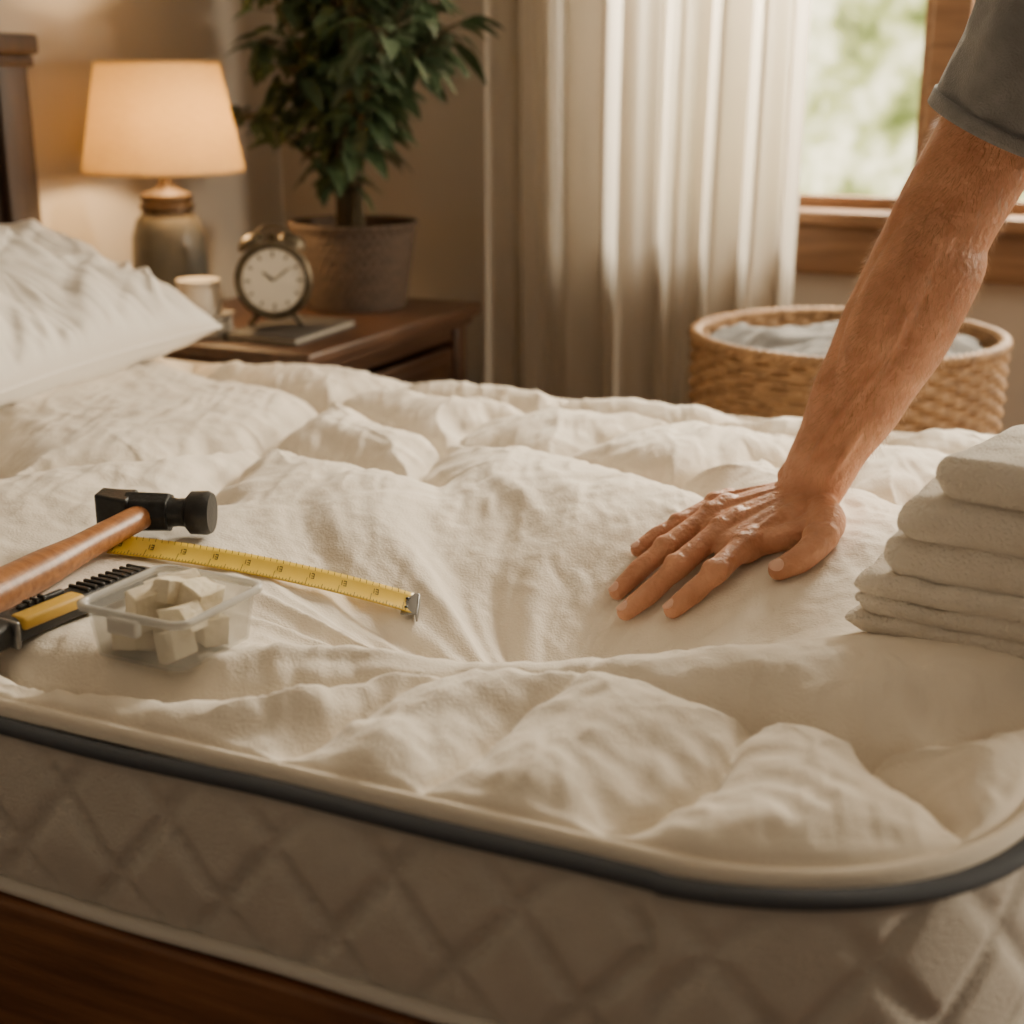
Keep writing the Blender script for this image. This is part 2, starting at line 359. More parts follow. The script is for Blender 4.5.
# ------------------------------------------------------------ room
def build_room():
    def wall(name,size,c,mat):
        o=box(name,size,(0,0,0),mat,None,0);o.location=W(c[0],c[1],c[2]);o.rotation_euler=(0,0,RZ);return o
    wall('floor',(6.6,6.2,.1),(1.25,.0,-.05),M_floor)
    wall('ceiling',(6.6,6.2,.1),(1.25,.0,2.65),M_ceil)
    wall('wall_left',(.1,6.2,2.6),(-2.05,.0,1.3),M_wall)
    g=grp('wall_back',W(0,3.03,0),RZ)
    a,b,z0,z1=-1.06,.14,.79,2.25
    box('wall_panel_1',(a+2.0,.12,2.6),((a-2.0)/2,0,1.3),M_wall,g,0)
    box('wall_panel_2',(4.55-b,.12,2.6),((4.55+b)/2,0,1.3),M_wall,g,0)
    box('wall_panel_3',(b-a,.12,z0),((a+b)/2,0,z0/2),M_wall,g,0)
    box('wall_panel_4',(b-a,.12,2.6-z1),((a+b)/2,0,(2.6+z1)/2),M_wall,g,0)
    g=grp('window_1',W(0,3.03,0),RZ)
    cx=(a+b)/2;L=b-a
    box('sill',(L+.16,.13,.028),(cx,-.05,.796),M_win,g,.006)
    box('apron',(L+.14,.025,.10),(cx,-.072,.73),M_win,g,.006)
    for i,s in enumerate((a-.03,b+.03)): box(f'casing_{i+1}',(.08,.025,z1-z0+.08),(s,-.072,(z0+z1)/2+.04),M_win,g,.005)
    box('casing_head',(L+.14,.025,.09),(cx,-.072,z1+.045),M_win,g,.005)
    box('mullion',(.075,.09,z1-z0),(-.455,-.01,(z0+z1)/2),M_win,g,.006)
    for i,(p,q) in enumerate(((a,-.49),(-.42,b))):
        m=(p+q)/2;l=q-p
        box(f'sash_bottom_{i+1}',(l,.04,.03),(m,0,z0+.03),M_win,g,.004)
        box(f'sash_top_{i+1}',(l,.04,.04),(m,0,z1-.02),M_win,g,.004)
        box(f'sash_left_{i+1}',(.022,.04,z1-z0),(p+.011,0,(z0+z1)/2),M_win,g,.004)
        box(f'sash_right_{i+1}',(.022,.04,z1-z0),(q-.011,0,(z0+z1)/2),M_win,g,.004)
        box(f'pane_{i+1}',(l-.04,.004,z1-z0-.06),(m,0,(z0+z1)/2),M_glass,g,0)
    wall('baseboard_back',(6.5,.02,.1),(1.3,2.955,.05),M_trim)
    wall('baseboard_left',(.02,6.0,.1),(-1.99,-.05,.05),M_trim)
build_room()
# ------------------------------------------------------------ curtain
def build_curtain():
    g=grp('curtain',W(-1.055,2.84,0),RZ)
    nu,nv=500,60;V=[]
    for i in range(nu):
        u=i/(nu-1)
        for j in range(nv):
            v=j/(nv-1);z=.03+2.3*v
            ph=u*2*math.pi*7.5+1.9*math.sin(u*7.3)+.6*math.sin(v*2.2+u*4)
            am=.036*(1+.30*math.sin(u*17))
            x=-.365+.71*u+.011*math.sin(ph*2)+.012*math.sin(v*3+u*6)
            y=am*math.sin(ph)+.009*math.sin(ph*2.3+v*2)+.005*math.sin(ph*3.7)+.003*math.sin(ph*6.1+v*3)
            V.append((x,y,z))
    mesh('curtain_panel',V,grid_faces(nu,nv),M_curt,g)
    acc=[[],[]];chain(acc,[(-.5,0,2.35),(1.6,0,2.35)],[.012,.012],sub=2);mesh('curtain_rod',*acc,M_bronze,g)
    for k,x in enumerate((-.45,1.55)): box(f'rod_bracket_{k+1}',(.02,.12,.02),(x,.06,2.35),M_bronze,g,.003)
    for k in range(9):
        lathe(f'curtain_ring_{k+1}',[(.016+.003*math.cos(t),.003*math.sin(t)) for t in np.linspace(0,2*math.pi,9)],M_bronze,g,20,(-.34+.085*k,0,2.345),(0,math.pi/2,0),cap=False)
build_curtain()
# ------------------------------------------------------------ nightstand
def build_nightstand():
    g=grp('nightstand',W(-1.595,2.375,0),RZ)
    box('top',(.52,.67,.026),(0,0,.600),M_ns,g,.006)
    box('top_moulding',(.495,.645,.02),(0,0,.578),M_ns,g,.006)
    for k,y in enumerate((-.29,.29)): box(f'side_panel_{k+1}',(.42,.02,.34),(0,y,.40),M_ns,g,.003)
    box('back_panel',(.02,.56,.34),(-.21,0,.40),M_ns,g,.003)
    box('bottom_panel',(.42,.56,.02),(0,0,.24),M_ns,g,.003)
    for k,(x,y) in enumerate(((-.21,-.295),(.21,-.295),(-.21,.295),(.21,.295))): box(f'leg_{k+1}',(.045,.045,.568),(x,y,.284),M_ns,g,.005)
    box('rail_top',(.02,.55,.03),(.21,0,.553),M_ns,g,.003)
    for k,z in enumerate((.46,.32)):
        box(f'drawer_{k+1}',(.02,.535,.13),(.216,0,z),M_ns,g,.006)
        box(f'drawer_field_{k+1}',(.012,.48,.09),(.226,0,z),M_ns,g,.006)
        lathe(f'knob_{k+1}',[(.0001,0),(.008,0),(.006,.012),(.014,.018),(.016,.026),(.010,.032),(.0001,.033)],M_bronze,g,24,(.23,-.05,z+.035),(0,math.pi/2,0))
build_nightstand()
NT=.613
# ------------------------------------------------------------ lamp
def build_lamp():
    g=grp('table_lamp',W(-1.775,2.24,NT),RZ)
    prof=[(.0001,0),(.058,0),(.062,.006),(.064,.02),(.069,.06),(.071,.12),(.069,.165),(.060,.195),(.048,.208),(.048,.214),(.052,.217),(.052,.224),(.047,.227),(.047,.232),(.050,.235),(.048,.243),(.03,.25),(.016,.256),(.012,.26),(.012,.285),(.02,.29),(.02,.296),(.010,.30),(.0001,.30)]
    lathe('ceramic_body',prof[:9]+[(.0001,.208)],M_lampb,g,64)
    lathe('neck',[(.0001,.205)]+prof[8:],M_bronze,g,48)
    zb,zt=.286,.484;rb,rt=.150,.114
    o=lathe('shade',[(rb,zb),(rb+.001,zb+.006),(rt+.001,zt-.006),(rt,zt)],M_shade,g,72,cap=False)
    so=o.modifiers.new('s','SOLIDIFY');so.thickness=.0015
    for nm,r,z in(('shade_ring_lower',rb,zb),('shade_ring_upper',rt,zt)):
        lathe(nm,[(r+.002*math.cos(t),z+.0025*math.sin(t)) for t in np.linspace(0,2*math.pi,9)],M_shade,g,60,cap=False)
    acc=[[],[]]
    for k in range(3):
        a=k*2.094;chain(acc,[(0,0,zt-.02),(rt*math.cos(a),rt*math.sin(a),zt-.004)],[.0015,.0015],8,2)
    chain(acc,[(0,0,.29),(0,0,zt-.015)],[.004,.004],8,2);mesh('harp',*acc,M_bronze,g)
    L=bpy.data.lights.new('lamp_bulb','POINT');L.energy=11;L.color=(1,.65,.31);L.shadow_soft_size=.03
    lo=bpy.data.objects.new('bulb_light',L);lo.location=(0.02,0,.375);coll(lo,g)
build_lamp()
# ------------------------------------------------------------ books, jar, clock
def book(name,c,size,yaw,cov):
    g=grp(name,c,RZ+yaw);x,y,z=size
    box('cover_bottom',(x,y,.003),(0,0,.0015),cov,g,.0008);box('cover_top',(x,y,.003),(0,0,z-.0015),cov,g,.0008)
    box('pages',(x-.008,y-.008,z-.006),(0,0,z/2),M_pages,g,.001);box('spine',(.003,y,z),(-x/2,0,z/2),cov,g,.001);return g
book('book',W(-1.485,2.215,NT),(.15,.23,.014),.06,M_cover)
book('paperback_book',W(-1.645,2.140,NT),(.115,.10,.036),.3,M_cover2)
def build_jar():
    g=grp('candle_jar',W(-1.640,2.145,NT+.036),RZ)
    lathe('jar',[(.0001,0),(.036,0),(.040,.005),(.041,.045),(.038,.052),(.035,.052),(.035,.044),(.0001,.043)],M_cream,g,40)
    lathe('lid',[(.0001,.053),(.039,.053),(.041,.057),(.040,.064),(.0001,.067)],M_cream,g,40)
build_jar()
def build_clock():
    g=grp('alarm_clock',W(-1.510,2.200,NT+.014),math.radians(8))
    R=.067;cz=.088;rx=(math.pi/2,0,0)
    lathe('case',[(.0001,-.024),(R*.9,-.024),(R,-.015),(R,.018),(R*1.06,.022),(R*1.06,.030),(R*.97,.034),(R*.86,.024),(.0001,.024)],M_clock,g,56,(0,0,cz),rx)
    lathe('dial',[(.0001,.0245),(R*.85,.0245),(R*.85,.0255),(.0001,.0255)],M_face,g,56,(0,0,cz),rx)
    for k in range(12):
        a=k*math.pi/6;r=R*.71
        box(f'numeral_{k+1}',(.0035,.001,.008 if k%3 else .011),(r*math.sin(a),-.0262,cz+r*math.cos(a)),M_ink,g,0,(0,a,0))
    for nm,a,l,w in(('hour_hand',-.9,.024,.003),('minute_hand',.9,.037,.002)):
        box(nm,(w,.001,l),(l/2*math.sin(a),-.0275,cz+l/2*math.cos(a)),M_ink,g,0,(0,a,0))
    for i,sgn in enumerate((-1,1)):
        lathe(f'bell_{i+1}',[(.0001,.020),(.011,.019),(.022,.013),(.028,.003),(.0285,0),(.026,0),(.0001,.002)],M_clock,g,32,(sgn*.036,0,cz+.062),(0,sgn*.5,0))
        acc=[[],[]];chain(acc,[(sgn*.026,0,cz-.056),(sgn*.045,0,.006)],[.005,.006],10,2);mesh(f'foot_{i+1}',*acc,M_clock,g)
    acc=[[],[]];chain(acc,[(-.03,0,cz+.079),(-.02,0,cz+.092),(0,0,cz+.096),(.02,0,cz+.092),(.03,0,cz+.079)],[.0026]*5,10,4);mesh('handle',*acc,M_clock,g)
    box('hammer_bit',(.012,.006,.012),(0,0,cz+.075),M_clock,g,.002)
build_clock()
# ------------------------------------------------------------ plant
def build_plant():
    g=grp('potted_ficus_plant',W(-1.545,2.545,NT+.001),RZ)
    seg,nr=160,60;V=[]
    for i in range(seg):
        a=2*math.pi*i/seg
        for j in range(nr):
            t=j/(nr-1);z=.175*t;r=.100+.026*t**.8
            r+=.0022*abs(math.sin(t*math.pi*13))+.0016*math.sin(a*40+math.pi*int(t*13))
            if t>.92: r+=.005
            V.append((r*math.cos(a),r*math.sin(a),z))
    F=grid_faces(seg,nr,closed_u=True);F.append([i*nr for i in range(seg)])
    o=mesh('pot',V,F,M_pot,g);so=o.modifiers.new('s','SOLIDIFY');so.thickness=.008;so.offset=-1
    lathe('soil',[(.0001,.152),(.06,.156),(.116,.150)],M_soil,g,40,cap=False)
    rnd=random.Random(3);acc=[[],[]];LV=[];LF=[]
    def leaf(p,d,L,roll):
        d=d.normalized();up=Vector((0,0,1));sd=d.cross(up);sd=sd.normalized() if sd.length>.05 else Vector((1,0,0))
        sd=Matrix.Rotation(roll,3,d)@sd;nn=sd.cross(d).normalized();o=len(LV);n=7
        for i in range(n):
            t=i/(n-1);w=L*.25*math.sin(math.pi*min(1,t**.75))**.8 if 0<t<1 else L*.01
            c=p+d*(L*t)-Vector((0,0,1))*(L*.35*t*t)
            for k in(-1,0,1): LV.append(c+sd*(w*k)+nn*(abs(k)*w*.35))
        for i in range(n-1):
            for k in range(2):
                a=o+i*3+k;LF.append((a,a+1,a+4,a+3))
    ns=24
    for sidx in range(ns):
        a=sidx*2.4+rnd.random()*.5;fr=((sidx*7)%ns)/ns;sp=.06+.25*fr;hh=.74-.46*fr+rnd.uniform(-.08,.10)
        b=Vector((rnd.uniform(-.03,.03),rnd.uniform(-.03,.03),.15))
        tip=b+Vector((sp*math.cos(a),sp*math.sin(a),hh))
        P=[b,b+Vector((sp*.12*math.cos(a),sp*.12*math.sin(a),hh*.45)),b+(tip-b)*.7+Vector((0,0,.06)),tip]
        for q in P:
            q.x=max(q.x,-.20);q.y=min(q.y,.15)
            if q.x<.03: q.y=max(q.y,-.07)
        chain(acc,P,[.0055,.0045,.003,.0015],8,5)
        cp,_=catmull(P,[(0,0)]*4,8)
        for i in range(8,len(cp)):
            for q in range(3):
                aa=rnd.uniform(0,6.28);d=Vector((math.cos(aa),math.sin(aa),rnd.uniform(-.5,.5)))
                st=cp[i]+d*rnd.uniform(.015,.055);L=rnd.uniform(.045,.080);rl=rnd.uniform(-.6,.6);en=st+d*L
                if (en.x<.06 and en.y<-.135) or en.y>.215 or en.x<-.40: continue
                chain(acc,[cp[i],st],[.0012,.001],5,1,round_ends=False)
                leaf(st,d+Vector((0,0,-.25)),L,rl)
    mesh('stems',*acc,M_stem,g);mesh('leaves',LV,LF,M_leaf,g)
build_plant()
# ------------------------------------------------------------ basket
def build_basket():
    g=grp('wicker_laundry_basket',W(-.495,2.40,0),RZ)
    H=.652;nst=52;rows=56;seg=nst*8;V=[];per=5;nr=rows*per+1
    for i in range(seg):
        a=2*math.pi*i/seg
        for j in range(nr):
            t=j/(nr-1);row=min(j//per,rows-1);f=(j%per)/per
            R=.212+.042*math.sin(t*math.pi*.5)
            wv=math.sin(a*nst/2+math.pi*row)
            r=R+.005*math.sin(math.pi*f)+.006*wv*(.4+.6*math.sin(math.pi*f))
            V.append((r*math.cos(a),r*math.sin(a),H*t))
    F=grid_faces(seg,nr,closed_u=True);F.append([i*nr for i in range(seg)])
    o=mesh('woven_body',V,F,M_wick,g);so=o.modifiers.new('s','SOLIDIFY');so.thickness=.006;so.offset=-1
    for k in range(3):
        n=420;V=[];ring=8
        for i in range(n):
            a=2*math.pi*i/n;ph=a*34+k*2.094
            cx=.255+.005*math.cos(ph);cz=H+.005*math.sin(ph)
            for q in range(ring):
                b=2*math.pi*q/ring;rr=cx+.0065*math.cos(b);V.append((rr*math.cos(a),rr*math.sin(a),cz+.0065*math.sin(b)))
        mesh(f'rim_braid_{k+1}',V,grid_faces(n,ring,closed_u=True,closed_v=True),M_wick,g)
    nu,nv=160,100;V=[]
    for i in range(nu):
        for j in range(nv):
            r=.240*j/(nv-1);a=2*math.pi*i/nu;x=r*math.cos(a);y=r*math.sin(a)
            z=.613+.045*(1-(r/.25)**2)+.028*float(folds(2,x,y,.6,14,2.5,2.5))+.014*float(folds(6,x,y,1.1,30,3,2.5))
            V.append((x,y,z))
    mesh('laundry',V,grid_faces(nu,nv,closed_u=True),M_laun,g)
build_basket()
# ------------------------------------------------------------ pillow
def build_pillow():
    g=grp('pillow',W(-1.655,1.63,.724),RZ)
    n=220;a=.215;b=.315;T=.088;R=Euler((math.radians(3),math.radians(19),0)).to_matrix()
    V=[];F=[];u=np.linspace(-1,1,n);Ug,Vg=np.meshgrid(u,u,indexing='ij')
    for side in(1,-1):
        off=len(V)
        X=a*Ug*(1-.08*(1-Vg*Vg)*np.abs(Ug)**3);Y=b*Vg*(1-.07*(1-Ug*Ug)*np.abs(Vg)**3)
        e=np.maximum(0,1-np.abs(Ug)**2.4)*np.maximum(0,1-np.abs(Vg)**2.6)
        edge=np.minimum(1,e*2.5)
        rim=np.exp(-e*2.2)
        th=np.arctan2(Y*.8,X);r=np.hypot(X,Y)
        pk=2*N[4](np.cos(th)*9+20,np.sin(th)*9+20+r*3)-1
        Z=T*e**.42+edge*(.022*folds(4,X,Y,.5,11,3,2.5)+.014*folds(6,X,Y,-.9,22,4,2.5)+.007*folds(9,X,Y,.2,44)+.014*rim*pk)
        Z*=side
        for i in range(n):
            for j in range(n): V.append(R@Vector((X[i,j],Y[i,j],Z[i,j])))
        f=grid_faces(n,n,off=off);F+=f if side>0 else [q[::-1] for q in f]
    o=mesh('pillow_cover',V,F,M_pillow,g)
    wl=o.modifiers.new('w','WELD');wl.merge_threshold=.0004
    acc=[[],[]];P=[]
    for t in np.linspace(0,1,161):
        q=t*4;k=int(min(q,3.999));f=(q-k)*2-1
        u_,v_=[(f,-1),(1,f),(-f,1),(-1,-f)][k]
        P.append(R@Vector((a*u_*(1-.08*(1-v_*v_)*abs(u_)**3),b*v_*(1-.07*(1-u_*u_)*abs(v_)**3),0)))
    chain(acc,P,[.003]*len(P),8,1);mesh('pillow_seam',*acc,M_pillow,g)
build_pillow()
# ------------------------------------------------------------ towels
def build_towels():
    base=Vector((.288,1.144,0));yaw=math.radians(-33)
    hs=[hz(*(base+Matrix.Rotation(yaw,3,'Z')@Vector((x,y,0))).to_2d()) for x in(.01,.03,.1,.17) for y in(.02,.1,.18)]
    z=max(sum(hs)/len(hs)+.003,max(hs)-.008);idx=0
    def slab(name,L,D,H,z0,x0,k,g):
        nx,nz_,ny=26,14,34;V=[]
        out=[]
        for i in range(nx): out.append((L-(L-H/2)*i/(nx-1),-1))
        for i in range(1,nz_): a=-math.pi/2-math.pi*i/nz_;out.append((H/2+H/2*math.cos(a),math.sin(a)))
        for i in range(nx): out.append((H/2+(L-H/2)*i/(nx-1),1))
        for i in range(1,6): a=math.pi/2-math.pi*i/6;out.append((L+H*.35*math.cos(a),math.sin(a)))
        m=len(out)
        for j in range(ny):
            t=j/(ny-1);t=.5-.5*math.cos(math.pi*t)*(.75+.25*abs(math.cos(math.pi*t)));y=D*t
            e=min(t,1-t)*D;q=min(1,e/(H*.42));sc=max(.12,math.sqrt(max(0,1-(1-q)**2)))
            for (x,s_) in out:
                zz=z0+H/2+s_*H/2*sc
                wob=(.006*(float(N[k](x*15+k*3,y*13))-.5)*2+.0025*(float(N[(k+3)%12](x*45,y*45))-.5)*2)*(1 if s_>-.5 else .2)
                xx=x+(.007*(float(N[(k+5)%12](y*14,k+s_))-.5)*2+H*.25*(1-sc))*(1-x/L)
                V.append((xx+x0,y,zz+wob*(.4+.6*sc)))
        F=grid_faces(ny,m,closed_v=True);F.append(list(range(m)));F.append([(ny-1)*m+i for i in range(m)][::-1])
        o=mesh(name,V,F,M_towel,g);fixn(o);return o
    for k,(x0,L,D,dy,layers) in enumerate(((0,.205,.20,0,(.019,.017,.019)),(.022,.19,.195,.004,(.040,)),(.038,.18,.19,-.001,(.040,)),(.064,.155,.185,.003,(.038,)))):
        g=grp('folded_towel',Vector((base.x,base.y,z))+Matrix.Rotation(yaw,3,'Z')@Vector((x0,dy,0)),yaw+random.uniform(-.03,.03))
        zz=0
        for i,h in enumerate(layers):
            slab(f'fold_{i+1}',L,D,h,zz,.003*((i*2)%3),(idx)%7,g);zz+=h-.0015;idx+=1
        z+=zz-.001
build_towels()
# ------------------------------------------------------------ hammer
def frame(name,p,q,lift):
    d=Vector((q[0]-p[0],q[1]-p[1],0));return grp(name,(p[0],p[1],lift),math.atan2(d.y,d.x))
def build_hammer():
    p=Vector((-.480,1.118));q=Vector((-.376,1.405));L=(q-p).length
    zs=[hz(*(p+(q-p)*t)) for t in(.2,.35,.5,.7,.9)]+[hz(-.42,1.42),hz(-.30,1.35)]
    g=frame('hammer',p,q,max(zs)+.020)
    acc=[[],[]]
    chain(acc,[(-.01,0,-.002),(.03,0,-.002),(.12,0,-.002),(.20,0,.0),(.27,0,.002),(L+.012,0,.003)],[(.0215,.017),(.0225,.0185),(.0205,.0175),(.0155,.014),(.0150,.013),(.014,.0125)],24,6)
    o=mesh('handle',*acc,M_handle,g);fixn(o)
    h=Vector((L,0,.004));acc=[[],[]]
    ax=Vector((.28,-.96,0)).normalized();sd=Vector((-ax.y,ax.x,0))
    chain(acc,[h+ax*-.022,h+ax*.024],[(.0225,.0215),(.0215,.0205)],8,3,round_ends=False)
    o=mesh('head_cheek',*acc,M_steel,g,smooth=False);fixn(o);bevel(o,.0015,2)
    acc=[[],[]];chain(acc,[h+ax*.018,h+ax*.032,h+ax*.046],[(.018,.018),(.0145,.0145),(.0155,.0155)],24,3)
    o=mesh('head_neck',*acc,M_steel,g);fixn(o)
    R=ax.to_track_quat('Z','Y').to_euler()
    lathe('striking_face',[(.0001,0),(.0165,0),(.0222,.005),(.0228,.022),(.0205,.0265),(.0001,.027)],M_black,g,40,h+ax*.041,R)
    V=[];m=8
    for i in range(m):
        t=i/(m-1);c=h-ax*(.015+.036*t)+Vector((0,0,.001*t))
        hw=.0205+.003*t*t;hh=.021*(1-t)+.014*t
        for a,b in((-1,-1),(1,-1),(1,1),(-1,1)): V.append(c+sd*(a*hh)+Vector((0,0,b*hw*.9)))
    F=grid_faces(m,4,closed_v=True);F+=[(0,1,2,3),tuple(range((m-1)*4,m*4))[::-1]]
    o=mesh('peen',V,F,M_steel,g,smooth=False);fixn(o);bevel(o,.003,3,60)
    box('handle_wedge',(.010,.020,.018),(L+.021,0,.004),M_handle,g,.003)
build_hammer()
# ------------------------------------------------------------ tape measure blade
def build_tape():
    p=Vector((-.40,1.345));q=Vector((-.099,1.331));d=(q-p);L=d.length;dn=d.normalized();sd=Vector((-dn.y,dn.x))
    n=80;hw=.0145;V=[];zc=[]
    for i in range(n):
        c=p+d*(i/(n-1));zc.append(max(hz(*(c+sd*k)) for k in(-.015,0,.015)))
    zc=np.array(zc);fit=np.polyfit(np.linspace(0,1,n),zc,2);zf=np.polyval(fit,np.linspace(0,1,n));zc=zf+max(0,(zc-zf).max()*.5)+.006
    g=grp('tape_measure_blade',(p.x,p.y,0),math.atan2(d.y,d.x))
    def pt(x,v,lift=0):
        z=float(np.interp(x/L,np.linspace(0,1,n),zc));return Vector((x,v*hw*.94,z+v*hw*.36-.0022*(1-v*v)+lift))
    rows=7
    for i in range(n):
        for j in range(rows): V.append(pt(L*i/(n-1),-1+2*j/(rows-1)))
    o=mesh('blade',V,grid_faces(n,rows),M_tape,g);so=o.modifiers.new('s','SOLIDIFY');so.thickness=.0005
    V=[];F=[]
    def quad(x0,x1,v0,v1):
        o=len(V)
        for x,v in((x0,v0),(x1,v0),(x1,v1),(x0,v1)): V.append(pt(x,v,.0008))
        F.append((o,o+1,o+2,o+3))
    x=.004;k=0
    while x<L-.005:
        ln=.95 if k%10==0 else(.62 if k%5==0 else .36)
        quad(x,x+.0006,-1,-1+ln)
        if k%2==0: quad(x,x+.0005,1-.3,1)
        if k%10==0:
            quad(x+.002,x+.0027,.0,.45);quad(x+.004,x+.007,.38,.47);quad(x+.004,x+.007,.16,.24);quad(x+.0063,x+.007,-.05,.47);quad(x+.004,x+.007,-.05,.03)
        x+=.0032;k+=1
    mesh('tick_marks',V,F,M_ink,g,False)
    e=pt(L,0)
    box('end_hook',(.016,.031,.002),(L-.003,0,e.z+.001),M_hook,g,.0006,(math.radians(21),0,0))
    box('end_hook_lip',(.002,.031,.010),(L+.005,0,e.z-.003),M_hook,g,.0006,(math.radians(21),0,0))
    for k,y in enumerate((-.006,.006)): lathe(f'rivet_{k+1}',[(.0001,.0018),(.0016,.0012),(.002,0)],M_steel,g,14,(L-.006,y,e.z+.002+y*.38),cap=False)
build_tape()
# ------------------------------------------------------------ utility knife
def build_knife():
    p=Vector((-.462,1.035));q=Vector((-.338,1.252));L=(q-p).length
    z=max(hz(*(p+(q-p)*t)) for t in(.1,.3,.4,.55,.7,.95))
    g=frame('utility_knife',p,q,z+.001)
    V=[];n=40;m=20
    for i in range(n):
        t=i/(n-1);x=L*t;hw=.0185*(1-.25*t)*(1-.5*max(0,(t-.93)/.07)**2)*(.7+.3*min(1,t/.04)**.5);hh=.0125*(1-.2*t)*(1-.5*max(0,(t-.93)/.07)**2)
        for k in range(m):
            a=2*math.pi*k/m;ca,sa=math.cos(a),math.sin(a)
            V.append((x,hw*math.copysign(abs(ca)**.55,ca)+.006*math.sin(t*3.2)-.003,hh*math.copysign(abs(sa)**.55,sa)+.011))
    F=grid_faces(n,m,closed_v=True);F+=[tuple(range(m)),tuple(range((n-1)*m,n*m))[::-1]]
    o=mesh('grip_body',V,F,M_black,g);fixn(o)
    box('yellow_panel',(.070,.019,.012),(.120,-.008,.0175),M_yel,g,.004)
    box('slider_track',(.05,.006,.004),(.125,.006,.0235),M_black,g,.0015)
    for k in range(9): box(f'grip_rib_{k+1}',(.0038,.024,.004),(.165+.0088*k,.0015,.0220-.0003*k),M_black,g,.0012)
    for k in range(3): box(f'slider_rib_{k+1}',(.003,.008,.006),(.11+.008*k,.006,.0245),M_black,g,.001)
    box('end_cap',(.005,.036,.024),(.078,-.001,.011),M_hook,g,.002)
    box('butt',(.04,.032,.022),(.028,-.001,.011),M_black,g,.005)
build_knife()
# ------------------------------------------------------------ plastic container
def build_container():
    c=Vector((-.279,1.094));zb=max(hz(c.x+dx,c.y+dy) for dx in(-.035,0,.035) for dy in(-.035,0,.035))
    g=grp('plastic_container',(c.x,c.y,zb-.001),math.radians(-27))
    def rr(h,r,n=6):
        out=[]
        for cx,cy,a0 in((h-r,h-r,0),(-h+r,h-r,90),(-h+r,-h+r,180),(h-r,-h+r,270)):
            for k in range(n+1):
                a=math.radians(a0+90*k/n);out.append((cx+r*math.cos(a),cy+r*math.sin(a)))
        return out
    prof=[(.041,.0),(.0465,.003),(.051,.042),(.0525,.043),(.055,.044),(.0558,.046),(.055,.048),(.0525,.048),(.0508,.045),(.0495,.043),(.0453,.005),(.040,.0022)]
    V=[];m=28
    for h,z in prof: V+=[(x,y,z) for x,y in rr(h,.012)]
    F=grid_faces(len(prof),m,closed_v=True)
    F.append(list(range(m))[::-1]);F.append([(len(prof)-1)*m+i for i in range(m)])
    mesh('tub',V,F,M_clear,g);V=[]
    for h,z in((.0535,.0425),(.0562,.0435),(.0565,.0485),(.0538,.0495),(.0515,.0485),(.0515,.044)): V+=[(x,y,z) for x,y in rr(h,.013)]
    mesh('rim',V,grid_faces(6,m,closed_u=True,closed_v=True),M_rim,g)
    box('latch_tab',(.03,.008,.014),(.0,-.0575,.039),M_rim,g,.002)
    rnd=random.Random(11)
    L=[(-.024,-.022,.014,.025),(.021,-.022,.014,.024),(-.022,.022,.014,.025),(.022,.02,.014,.024),(0,0,.014,.020),(-.021,-.008,.036,.028),(.014,.014,.038,.030),(.024,-.016,.035,.024),(-.010,.028,.038,.025),(-.004,.000,.050,.021),(-.03,.018,.040,.018)]
    for i,(x,y,z,s) in enumerate(L):
        bm=bmesh.new();bmesh.ops.create_cube(bm,size=s)
        for v in bm.verts: v.co+=Vector([rnd.uniform(-.13,.13)*s for _ in range(3)])
        bmesh.ops.bevel(bm,geom=bm.edges[:],offset=s*.035,segments=1,affect='EDGES')
        bmesh.ops.subdivide_edges(bm,edges=bm.edges[:],cuts=2,use_grid_fill=True)
        R=Euler((rnd.uniform(-.4,.4),rnd.uniform(-.4,.4),rnd.uniform(0,3))).to_matrix()
        for v in bm.verts: v.co=R@(v.co+Vector([rnd.uniform(-.02,.02)*s for _ in range(3)]))+Vector((x,y,z))
        me=bpy.data.meshes.new(f'foam_chunk_{i+1}');bm.to_mesh(me);bm.free();me.materials.append(M_foam)
        coll(bpy.data.objects.new(f'foam_chunk_{i+1}',me),g)
build_container()
